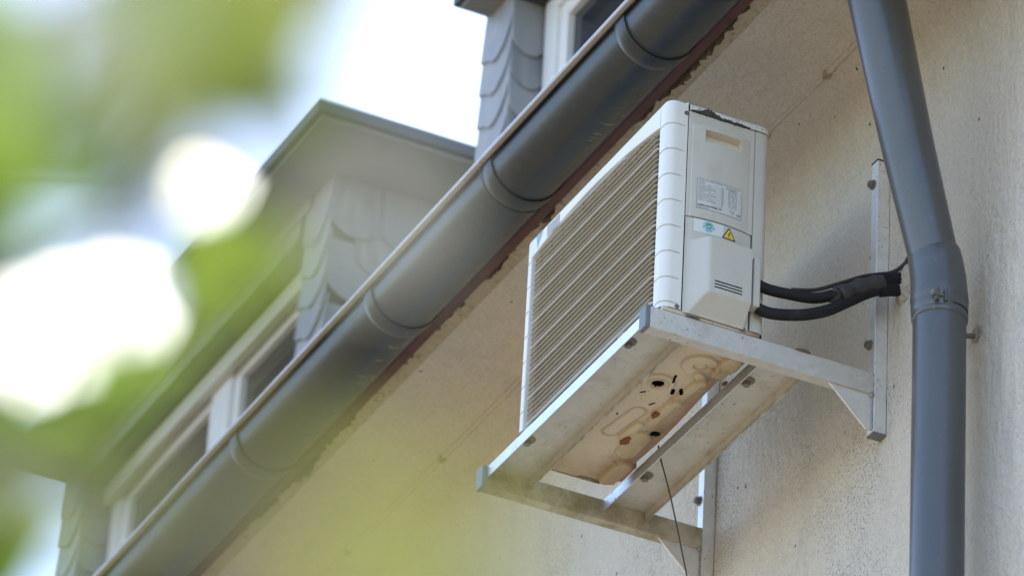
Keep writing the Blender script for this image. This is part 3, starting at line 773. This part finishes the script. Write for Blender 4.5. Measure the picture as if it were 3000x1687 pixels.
obj('sticker_globe', m, M['green'], st)
m = MB(); text_fit(m, 'R-407C', CY-.0085, CZ, .0052, .017, .0012, bold=.00015); obj('sticker_print', m, M['sticker'], st)
# warning triangle
def tri(cy, cz, r_, rc):
    pts = []
    for k in range(3):
        a = 90 + 120*k; px_, pz_ = cy + (r_-rc)*math.cos(R(a)), cz + (r_-rc)*math.sin(R(a))
        for j in range(-3, 4): pts.append((px_ + rc*math.cos(R(a+20*j)), pz_ + rc*math.sin(R(a+20*j))))
    return pts
TY, TZ = .1625, .2305
m = MB(); bent_poly(m, tri(TY, TZ, .0200, .0022), .0008); ws = obj('warning_sticker', m, M['ink'], ac)
m = MB(); bent_poly(m, tri(TY, TZ, .0158, .0012), .0012); obj('warning_field', m, M['yellow'], ws)
m = MB(); bent_poly(m, [(TY+.0008, TZ+.0085), (TY-.0030, TZ+.0012), (TY-.0004, TZ+.0016), (TY-.0026, TZ-.0062), (TY+.0030, TZ+.0036), (TY+.0004, TZ+.0030), (TY+.0030, TZ+.0085)], .0016)
bent_poly(m, [(TY-.0034, TZ-.0068), (TY-.0022, TZ-.0042), (TY-.0008, TZ-.0050)], .0016); obj('warning_bolt', m, M['ink'], ws)
# worn stickers on the top left of the front
m = MB(); m.box(A(-.636, -.0006, arc(-.636)+.004), A(-.569, .0004, H-.0105)); obj('worn_sticker', m, M['greysticker'], ac, label='faded grey sticker on the front')
m = MB(); m.prism([(-.694, YA*0+ZA+.5575), (-.660, ZA+.5575), (-.688, ZA+.522)], 1, YA-.0006, YA+.0004); obj('torn_sticker', m, M['teal'], ac, label='torn bluish sticker remnant')

# ---- base pan seen from below: pressed sheet with ribs, holes, rust
PX0, PX1, PY0, PY1 = -.772, -.012, -.4985, -.322
PZ = -.012
NX, NY = 340, 120
def sdseg(px_, py_, ax, ay, bx, by):
    vx_, vy_ = bx-ax, by-ay; t = ((px_-ax)*vx_+(py_-ay)*vy_)/(vx_*vx_+vy_*vy_); t = min(1, max(0, t))
    return math.hypot(px_-ax-t*vx_, py_-ay-t*vy_)
RIBS = [((-.535, -.447), (-.420, -.433), .020, .0022, 'rim'), ((-.325, -.382), (-.215, -.372), .013, -.0045, 'flat'), ((-.440, -.385), (-.325, -.382), .013, -.0045, 'flat'), ((-.215, -.372), (-.188, -.395), .013, -.004, 'flat'),
        ((-.600, -.372), (-.520, -.375), .026, -.0035, 'flat'), ((-.16, -.352), (-.10, -.352), .022, -.006, 'flat'), ((-.735, -.352), (-.660, -.350), .022, -.006, 'flat'), ((-.54, -.410), (-.47, -.405), .012, -.003, 'flat')]
CIRC = [((-.157, -.407), .045, .0035), ((-.276, -.455), .040, .003)]
HOLES = [((-.490, -.351), .0125), ((-.276, -.455), .0145)]
SLITS = [((-.062, -.38), (-.075, -.384), .003), ((-.365, -.418), (-.378, -.425), .0026), ((-.45, -.472), (-.457, -.470), .0022), ((-.229, -.433), (-.252, -.428), .0035), ((-.290, -.408), (-.306, -.403), .0048), ((-.279, -.393), (-.286, -.390), .0048), ((-.330, -.462), (-.338, -.468), .003)]
def rear_edge(x):
    if x < -.655: return -.322 + (.006 if x > -.735 else -.02*(-.735-x)/.02)
    if x < -.15: return -.332 + .006*math.sin(x*9) 
    if x < -.09: return -.322
    return -.326
def panz(x, y):
    z = PZ
    G = 1.7
    for (a, b_, r_, h_, kind) in RIBS:
        d_ = sdseg(x, y, *a, *b_)
        if kind == 'rim': z += G*h_*math.exp(-((d_-r_)/.0028)**2)
        else: z += G*h_*sst((r_-d_)/.006+.5)
    for (c_, r_, h_) in CIRC:
        d_ = math.hypot(x-c_[0], y-c_[1]); z -= G*h_*sst((r_-d_)/.008+.5); z += G*h_*.8*sst((r_*.36-d_)/.004+.5)
    for (c_, r_) in HOLES: z -= .0035*math.exp(-((math.hypot(x-c_[0], y-c_[1])-r_*1.5)/.004)**2)
    return z
def cut(x, y):
    for (c_, r_) in HOLES:
        if math.hypot(x-c_[0], y-c_[1]) < r_: return True
    for (a, b_, r_) in SLITS:
        if sdseg(x, y, *a, *b_) < r_: return True
    # stepped, rounded left end
    if x < -.766 + .012*sst((y+.43)/.02) + .012*sst((y+.36)/.03): return True
    return False
xs_ = [PX0+(PX1-PX0)*k/NX for k in range(NX+1)]; tt = [k/NY for k in range(NY+1)]
rows = [[(x, PY0+(rear_edge(x)-PY0)*t, panz(x, PY0+(rear_edge(x)-PY0)*t)) for x in xs_] for t in tt]
m = MB(); m.grid(rows, True, lambda i_, j_: cut((xs_[j_]+xs_[j_+1])/2, (rows[i_][j_][1]+rows[i_+1][j_][1])/2))
m.grid([rows[-1], [(p[0], p[1]-.001, ZA+.012) for p in rows[-1]]], False); m.grid([[r_[0] for r_ in rows], [(r_[0][0], r_[0][1], ZA+.01) for r_ in rows]], False)
bp_ = obj('base_pan', m, M['pan'], ac)
da = bp_.data.attributes.new('dirt', 'FLOAT', 'POINT'); ta = bp_.data.attributes.new('tone', 'FLOAT', 'POINT')
dv = []; tv = []
for (x, y, z_) in m.v:
    e_ = .0016; gr = max(abs(panz(x+e_, y)-panz(x-e_, y)), abs(panz(x, y+e_)-panz(x, y-e_)))/(2*e_)
    dv.append(min(1.0, gr*1.3)); t_ = 0.0
    for (a, b_, r_, h_, kind) in RIBS:
        if kind == 'flat': t_ = max(t_, sst((r_-sdseg(x, y, *a, *b_))/.004+.5))
    tv.append(t_)
da.data.foreach_set('value', dv); ta.data.foreach_set('value', tv)
m = MB(); m.box((PX0+.02, PY0+.01, .004), (-.545, PY1-.03, .006)); m.box((-.43, PY0+.01, .004), (PX1-.01, PY1-.02, .006)); m.box((-.545, PY0+.01, .004), (-.43, -.38, .006)); obj('pan_inner_floor', m, M['beigeac'], ac)  # near-black plates paint the shade seen through the pan holes
def rust_flake(cx, cy, lx, ly, seed):
    r_ = random.Random(seed); m = MB(); n = 14; pts = []
    for k in range(n):
        a = 2*math.pi*k/n; f = 1+r_.uniform(-.28, .28); pts.append((cx+lx*f*math.cos(a)+ly*.35*math.sin(a), cy+ly*f*math.sin(a)))
    z0 = min(panz(*p) for p in pts); m.add([(x_, y_, z0-.0008-.0012*r_.random()) for x_, y_ in pts] + [(cx, cy, z0-.0004)] + [(x_, y_, z0+.004) for x_, y_ in pts], [(k, (k+1) % n, n) for k in range(n)] + [(k, (k+1) % n, n+1+(k+1) % n, n+1+k) for k in range(n)])
    obj('rust_patch', m, M['rust'], ac, at=(cx, cy, z0))
rust_flake(-.403, -.396, .015, .007, 1); rust_flake(-.545, -.402, .018, .010, 2); rust_flake(-.205, -.318, .008, .004, 5)
for (x, y) in ((-.683, -.593), (-.163, -.591), (-.690, -.276), (-.177, -.276)):
    m = MB(); m.tube([(x, y, .0002), (x, y, .003), (x, y, .008), (x, y, .0112)], [.024, .025, .023, .020], 24); obj('foot_pad', m, M['rubber'], ac, at=(x, y, 0))
    yy = y
    m = MB(); m.tube([(x, yy, -.0042), (x, yy, -.0065), (x, yy, -.0085)], [.0205, .019, .013], 24); m.disc((x, yy, -.0185), .009, 2, .011, 6); obj('foot_washer', m, M['rubber'], ac, at=(x, yy, -.006))

# ------------------------------------------------------------------ pipes and cables between the unit and the wall
def spline(pts, n=8):
    P = [Vector(p) for p in pts]; P = [P[0]*2-P[1]] + P + [P[-1]*2-P[-2]]; out = []
    for i_ in range(1, len(P)-2):
        for k in range(n):
            t = k/n; a, b_, c_, d_ = P[i_-1], P[i_], P[i_+1], P[i_+2]
            out.append(.5*((2*b_) + (c_-a)*t + (2*a-5*b_+4*c_-d_)*t*t + (3*b_-a-3*c_+d_)*t**3))
    out.append(P[-2]); return out
up_path = [(.018, -.356, .128), (.022, -.33, .121), (.030, -.285, .119), (.040, -.213, .125), (.050, -.140, .163), (.058, -.095, .188), (.066, -.03, .213), (.069, .02, .220)]
lo_path = [(.018, -.356, .064), (.024, -.32, .058), (.034, -.253, .070), (.043, -.19, .096), (.050, -.137, .134), (.058, -.090, .168), (.065, -.035, .196), (.068, .02, .205)]
m = MB(); m.tube(spline(up_path), .0132, 16); tag(obj('insulated_pipe', m, M['hose'], at=up_path[0]), 'upper black foam insulated pipe from the unit to the wall hole', 'pipe', 'black insulated pipes')
m = MB(); m.tube(spline(lo_path), .0138, 16); tag(obj('insulated_pipe', m, M['hose'], at=lo_path[0]), 'lower black foam insulated pipe sagging below the other', 'pipe', 'black insulated pipes')
th = [(.034, -.275, .131), (.040, -.215, .147), (.048, -.150, .183), (.056, -.095, .214), (.066, -.035, .236), (.082, -.008, .259), (.115, -.004, .282), (.17, .004, .296)]
m = MB(); m.tube(spline(th), .0048, 10); tag(obj('power_cable', m, M['cable'], at=th[0]), 'thin dark cable leaving the pipe bundle and running behind the downpipe', 'cable')
tp = thing('tape_wrap', (.055, -.11, .17), 'dark tape binding the pipe bundle beside the wall hole', 'tape')
m = MB(); rr = random.Random(8)
pth = spline([(.046, -.158, .146), (.052, -.125, .168), (.058, -.092, .186), (.064, -.055, .203)], 6)
m.tube(pth, [.0215+.0016*math.sin(k_*.9)+rr.uniform(-.0005, .0005) for k_ in range(len(pth))], 18); obj('tape_band', m, M['tape'], tp)
for (s_, e_) in (((.049, -.172, .120), (.047, -.158, .178)), ((.056, -.150, .133), (.060, -.133, .178))):
    m = MB(); a, b_ = Vector(s_), Vector(e_); sd = Vector((.004, .013, 0))
    m.add([a-sd, a+sd, (a+b_)/2+sd+Vector((.012, -.004, 0)), b_+sd, b_-sd, (a+b_)/2-sd+Vector((.012, -.004, 0))], [(0, 1, 2, 5), (5, 2, 3, 4)], True)
    o = obj('tape_tail', m, M['tape'], tp); md = o.modifiers.new('Solidify', 'SOLIDIFY'); md.thickness = .001
for k, s_ in enumerate(((.070, -.012, .228), (.066, -.045, .222), (.064, -.030, .190))):
    m = MB(); rr = random.Random(20+k)
    m.tube(spline([Vector(s_)+Vector((0, -.03, -.012)), Vector(s_), Vector(s_)+Vector((.003, .03, .006))], 5), .0115+.002*rr.random(), 12); obj('frayed_insulation', m, M['hose'], tp)
hole = thing('wall_filler', (.07, 0, .21), 'crumbled grey filler round the pipe hole in the wall', 'filler')
m = MB(); rr = random.Random(5); rows = []
for k, (rad_, yy) in enumerate(((.012, -.016), (.024, -.012), (.033, -.006), (.042, -.001))):
    rows.append([(.072+rad_*1.05*math.cos(2*math.pi*t/26)*(1+rr.uniform(-.16, .16)), yy+rr.uniform(-.003, .002), .213+rad_*1.25*math.sin(2*math.pi*t/26)*(1+rr.uniform(-.16, .16))) for t in range(26)])
    rows[-1].append(rows[-1][0])
m.grid(rows, False); obj('filler_ring', m, M['sealant'], hole)
m = MB(); m.tube(spline([(-.6, -.288, .03), (-.6, -.282, .0), (-.6, -.248, -.108), (-.6, -.199, -.30), (-.6, -.11, -.66), (-.6, -.02, -1.0), (-.6, -.004, -1.3)]), .0019, 8)
tag(obj('drain_wire', m, M['wire'], at=(-.6, -.288, .03)), 'thin brown wire hanging from under the unit past the far bracket', 'wire')

# ------------------------------------------------------------------ leafy tree close to the camera, far out of focus
TRUNK_TOP = (7.767, -4.989, -5.487)
BRANCHES = [[(7.760, -4.985, -5.499), (7.843, -4.917, -5.518), (7.935, -4.841, -5.529), (8.060, -4.812, -5.554), (8.346, -4.870, -5.664)],
  [(7.843, -4.917, -5.518), (8.233, -4.942, -5.782), (8.509, -4.953, -5.939), (8.811, -5.021, -6.115)],
  [(7.780, -4.997, -5.461), (7.936, -4.941, -5.460), (8.161, -4.899, -5.537), (8.435, -4.919, -5.690), (8.692, -4.965, -5.850)]]
LEAVES = [  # kind, position, rotation, length, width
  ('leaf', 8.067, -4.873, -5.527, -2.2, 0.42, -2.48, 0.052, 0.034),
  ('leaf', 8.141, -4.897, -5.527, 2.0, 0.86, 2.09, 0.054, 0.031),
  ('leaf', 8.03, -4.853, -5.482, 1.89, -0.3, 1.5, 0.06, 0.035),
  ('leaf', 8.086, -4.892, -5.488, 2.86, 0.63, 1.81, 0.048, 0.031),
  ('leaf', 8.139, -4.897, -5.548, 2.86, 0.13, 1.09, 0.052, 0.039),
  ('leaf', 8.206, -4.929, -5.587, -1.6, -0.71, -2.56, 0.05, 0.035),
  ('leaf', 8.233, -4.85, -5.533, -1.54, -0.13, -2.7, 0.06, 0.044),
  ('leaf', 8.21, -4.849, -5.534, -2.98, -0.06, -1.16, 0.051, 0.029),
  ('leaf', 8.258, -4.881, -5.561, 2.14, -0.87, 0.17, 0.051, 0.036),
  ('leaf', 8.13, -4.816, -5.461, -1.97, -0.42, -1.86, 0.052, 0.03),
  ('leaf', 8.073, -4.793, -5.422, -2.98, -0.52, -1.65, 0.06, 0.036),
  ('leaf', 8.222, -4.841, -5.527, -2.18, -0.81, -1.28, 0.051, 0.036),
  ('leaf', 8.551, -4.959, -5.796, -1.99, -0.71, -2.64, 0.041, 0.026),
  ('leaf', 8.697, -5.0, -5.894, 2.18, 0.95, 1.74, 0.047, 0.034),
  ('leaf', 8.452, -4.901, -5.715, -1.98, 0.79, -2.0, 0.049, 0.036),
  ('leaf', 8.527, -4.929, -5.772, 1.65, 1.07, 1.05, 0.04, 0.024),
  ('leaf', 8.672, -4.999, -5.874, 1.59, 0.84, 1.03, 0.042, 0.028),
  ('leaf', 8.65, -5.016, -5.864, 2.04, -0.34, 0.85, 0.051, 0.033),
  ('leaf', 8.447, -4.946, -5.737, -2.46, 0.45, 3.05, 0.047, 0.035),
  ('leaf', 8.445, -4.952, -5.721, 2.15, 0.16, 1.23, 0.042, 0.029),
  ('leafy', 8.508, -4.934, -5.764, -2.61, 0.63, -1.99, 0.039, 0.022),
  ('leafy', 8.52, -4.938, -5.79, 2.95, 0.65, -2.87, 0.041, 0.025),
  ('leafy', 8.601, -4.965, -5.848, -2.74, -0.63, -1.63, 0.038, 0.026),
  ('leafy', 8.524, -4.942, -5.801, -2.81, -0.74, -1.7, 0.035, 0.024),
  ('leafy', 8.571, -4.954, -5.799, -1.72, 0.65, -2.06, 0.038, 0.021),
  ('leafy', 8.517, -4.947, -5.785, 2.37, -0.01, 0.98, 0.041, 0.025),
  ('leafy', 8.569, -4.98, -5.836, 2.53, 0.49, 1.54, 0.036, 0.023),
  ('leafy', 8.526, -4.923, -5.792, -1.67, -0.68, -2.17, 0.032, 0.023),
  ('leafy', 8.542, -4.928, -5.804, 1.9, 0.21, 1.33, 0.031, 0.021),
  ('leafy', 8.651, -4.977, -5.858, -2.35, 0.13, -1.89, 0.035, 0.024),
  ('leafy', 8.743, -5.011, -5.918, 2.31, 0.15, 0.51, 0.04, 0.029),
  ('leafy', 8.722, -4.997, -5.899, 1.37, -0.15, 1.19, 0.033, 0.021),
  ('leafy', 8.645, -4.991, -5.838, 3.14, 1.04, -2.72, 0.041, 0.028),
  ('leafy', 8.711, -5.009, -5.881, -1.52, -0.11, -1.77, 0.047, 0.026),
  ('leafy', 8.634, -4.972, -5.826, 2.98, 0.67, 2.64, 0.043, 0.029),
  ('leafy', 8.58, -4.964, -5.795, -2.31, 0.17, -1.47, 0.049, 0.028),
  ('leafy', 8.573, -4.937, -5.78, -1.55, -0.15, -1.88, 0.044, 0.033),
  ('leafy', 8.598, -4.935, -5.79, 1.99, 0.27, 2.25, 0.047, 0.028),
  ('leaf', 8.337, -4.919, -5.696, -2.35, -0.77, -1.48, 0.046, 0.033),
  ('leaf', 8.545, -4.992, -5.843, 1.44, -0.38, 1.47, 0.047, 0.033),
  ('leaf', 8.52, -4.984, -5.816, -2.94, 0.3, 2.66, 0.044, 0.029),
  ('leaf', 8.522, -4.992, -5.844, -2.39, 0.13, -2.17, 0.051, 0.03),
  ('leaf', 8.41, -4.953, -5.766, -2.34, -0.09, -0.97, 0.048, 0.029),
  ('leaf', 8.439, -4.959, -5.739, 2.44, -0.86, -0.14, 0.037, 0.025),
  ('leaf', 8.428, -4.984, -5.742, 3.06, 1.09, 2.05, 0.041, 0.026),
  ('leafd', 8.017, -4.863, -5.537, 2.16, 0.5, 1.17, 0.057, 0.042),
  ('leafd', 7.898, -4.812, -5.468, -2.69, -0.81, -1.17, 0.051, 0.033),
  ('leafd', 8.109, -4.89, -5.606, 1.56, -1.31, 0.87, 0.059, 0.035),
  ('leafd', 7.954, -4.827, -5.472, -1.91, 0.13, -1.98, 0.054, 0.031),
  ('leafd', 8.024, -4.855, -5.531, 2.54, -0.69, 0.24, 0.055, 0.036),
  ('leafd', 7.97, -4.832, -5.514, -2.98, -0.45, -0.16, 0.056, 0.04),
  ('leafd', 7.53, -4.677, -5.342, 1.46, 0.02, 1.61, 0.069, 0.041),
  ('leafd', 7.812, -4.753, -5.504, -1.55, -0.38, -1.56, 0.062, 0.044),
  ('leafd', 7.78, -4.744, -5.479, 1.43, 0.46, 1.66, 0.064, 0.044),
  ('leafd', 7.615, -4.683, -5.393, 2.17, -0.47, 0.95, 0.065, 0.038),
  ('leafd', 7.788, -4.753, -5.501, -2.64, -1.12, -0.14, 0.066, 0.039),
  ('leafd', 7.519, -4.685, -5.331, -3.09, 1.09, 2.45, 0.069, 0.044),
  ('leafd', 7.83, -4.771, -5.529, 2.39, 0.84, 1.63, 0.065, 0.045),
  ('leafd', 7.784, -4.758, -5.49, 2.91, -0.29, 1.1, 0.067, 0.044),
  ('leaf', 7.763, -4.745, -5.538, -2.98, 0.31, -2.0, 0.071, 0.048),
  ('leaf', 7.636, -4.7, -5.472, -2.44, 0.15, -1.16, 0.064, 0.046),
  ('leaf', 7.758, -4.746, -5.544, 2.08, -0.31, 0.63, 0.07, 0.049),
  ('leaf', 7.682, -4.736, -5.497, 1.61, 0.3, 0.83, 0.06, 0.036),
  ('leaf', 7.766, -4.757, -5.537, -2.92, 0.33, -2.76, 0.07, 0.052),
  ('leaf', 7.638, -4.734, -5.474, -2.15, -0.48, -1.69, 0.075, 0.045),
  ('leaf', 7.593, -4.719, -5.424, -2.42, -0.55, -2.54, 0.066, 0.044),
  ('leaf', 7.866, -4.786, -5.609, 2.93, 0.99, 2.51, 0.075, 0.05),
  ('leaf', 7.738, -4.754, -5.5, 1.65, -0.37, 0.37, 0.062, 0.042),
  ('leaf', 7.989, -4.726, -5.498, -2.41, 0.26, -2.34, 0.055, 0.037),
  ('leaf', 8.062, -4.768, -5.548, 2.83, 0.81, 2.68, 0.053, 0.031),
  ('leaf', 7.765, -4.653, -5.376, 2.2, 0.68, 1.14, 0.057, 0.032),
  ('leaf', 7.658, -4.645, -5.355, -2.89, 0.33, -1.81, 0.06, 0.042),
  ('leaf', 7.811, -4.704, -5.455, 1.77, -0.44, 1.37, 0.056, 0.033),
  ('leaf', 8.179, -4.858, -5.718, -2.47, -0.82, -2.08, 0.049, 0.033),
  ('leaf', 8.189, -4.852, -5.726, 2.91, 0.59, 1.48, 0.055, 0.032),
  ('leaf', 8.073, -4.833, -5.661, -1.42, 0.84, -1.69, 0.049, 0.033),
  ('leafy', 8.513, -4.907, -5.843, 2.03, -0.3, 0.75, 0.028, 0.016),
  ('leafy', 8.695, -5.01, -5.965, -2.65, 0.5, 3.05, 0.031, 0.018),
  ('leafy', 8.75, -5.044, -6.088, 2.32, 0.78, 1.77, 0.026, 0.018),
  ('leafp', 8.828, -5.1, -6.01, 1.56, -1.39, 0.65, 0.04, 0.025),
  ('leafp', 8.756, -5.067, -5.946, 1.88, 0.51, 1.01, 0.039, 0.027),
  ('leafp', 8.867, -5.109, -6.02, -1.54, -0.03, -2.21, 0.035, 0.023),
  ('leafd', 8.405, -4.868, -5.707, -3.07, -0.42, -1.04, 0.031, 0.018),
  ('leafd', 8.395, -4.863, -5.701, 2.33, -0.29, 0.11, 0.028, 0.017),
  ('leafy', 9.028, -5.079, -6.255, -2.57, -1.11, -1.31, 0.035, 0.025),
  ('leafy', 9.048, -5.091, -6.247, -2.08, -0.87, -1.89, 0.035, 0.022),
  ('leafy', 9.006, -5.085, -6.244, -2.34, 0.34, -2.29, 0.03, 0.022),
  ('leafy', 9.016, -5.102, -6.228, -2.74, -0.26, -2.55, 0.035, 0.023),
  ('leafw', 6.268, -4.09, -4.301, 2.28, -0.21, 1.04, 0.078, 0.074),
  ('leafw', 6.278, -4.153, -4.435, 2.1, -0.42, 1.06, 0.11, 0.098),
  ('leafw', 6.256, -4.181, -4.448, 2.19, -0.26, 0.79, 0.115, 0.108),
  ('leafw', 6.235, -4.209, -4.46, 2.3, -0.27, 0.97, 0.11, 0.108),
  ('leafp', 8.893, -5.042, -6.073, 2.21, -0.72, 0.83, 0.026, 0.021),
]
tree = thing('leafy_tree', (TRUNK_TOP[0], TRUNK_TOP[1], GZ), 'blurred sunlit green tree close in front of the lens at the left', 'tree')
m = MB(); tx, ty, tz = TRUNK_TOP
m.tube(spline([(tx, ty, GZ-.05), (tx+.01, ty-.02, GZ+.5), (tx-.02, ty+.01, GZ+1.3), (tx, ty, tz-.4), (tx+.01, ty, tz+.3), (tx-.05, ty-.03, tz+1.2)], 5), [.075-.055*k/25 for k in range(26)], 14); obj('trunk', m, M['bark'], tree)
BP = []
for b_ in BRANCHES:
    s_ = spline(b_, 8); BP += s_
    m = MB(); m.tube(s_, [.011-.008*k/(len(s_)-1) for k in range(len(s_))], 10); obj('branch', m, M['bark'], tree)
def leaf_mesh(mat):
    m = MB(); rows = []
    for k in range(9):
        t = k/8; hw = .5*math.sin(math.pi*min(1, t**.8))**.75 if 0 < t < 1 else 0.004
        u = t-.5; cz = .10*(u*u*4-1)*.5
        rows.append([(u, -hw, cz+.10*hw), (u, -hw*.5, cz+.03*hw), (u, 0, cz), (u, hw*.5, cz+.03*hw), (u, hw, cz+.10*hw)])
    m.grid(rows, True); m.tube([(-.5, 0, 0), (-.62, .0, -.03)], .012, 5)
    return mesh_of('leaf', m, mat)
LM = {k: leaf_mesh(M[k]) for k in ('leaf', 'leafy', 'leafd', 'leafp', 'leafw')}
for (k, x, y, z, a, b_, c_, ln, wd) in LEAVES:
    o = inst('leaf', LM[k], tree, (x, y, z), (a, b_, c_), (ln, wd, ln))
    if k == 'leafw': o['label'] = 'pale sun bleached leaf glowing white'
    base = Vector((x, y, z)) + Matrix.Rotation(0, 3, 'X') @ (o.rotation_euler.to_matrix() @ Vector((-.6*ln, 0, -.03*ln)))
    near = min(BP, key=lambda q: (q-base).length)
    tw = MB(); tw.tube([near, near.lerp(base, .5) + Vector((0, 0, .012)), base], [.0014, .0011, .0008], 5)
    obj('twig', tw, M['bark'], tree, at=base)
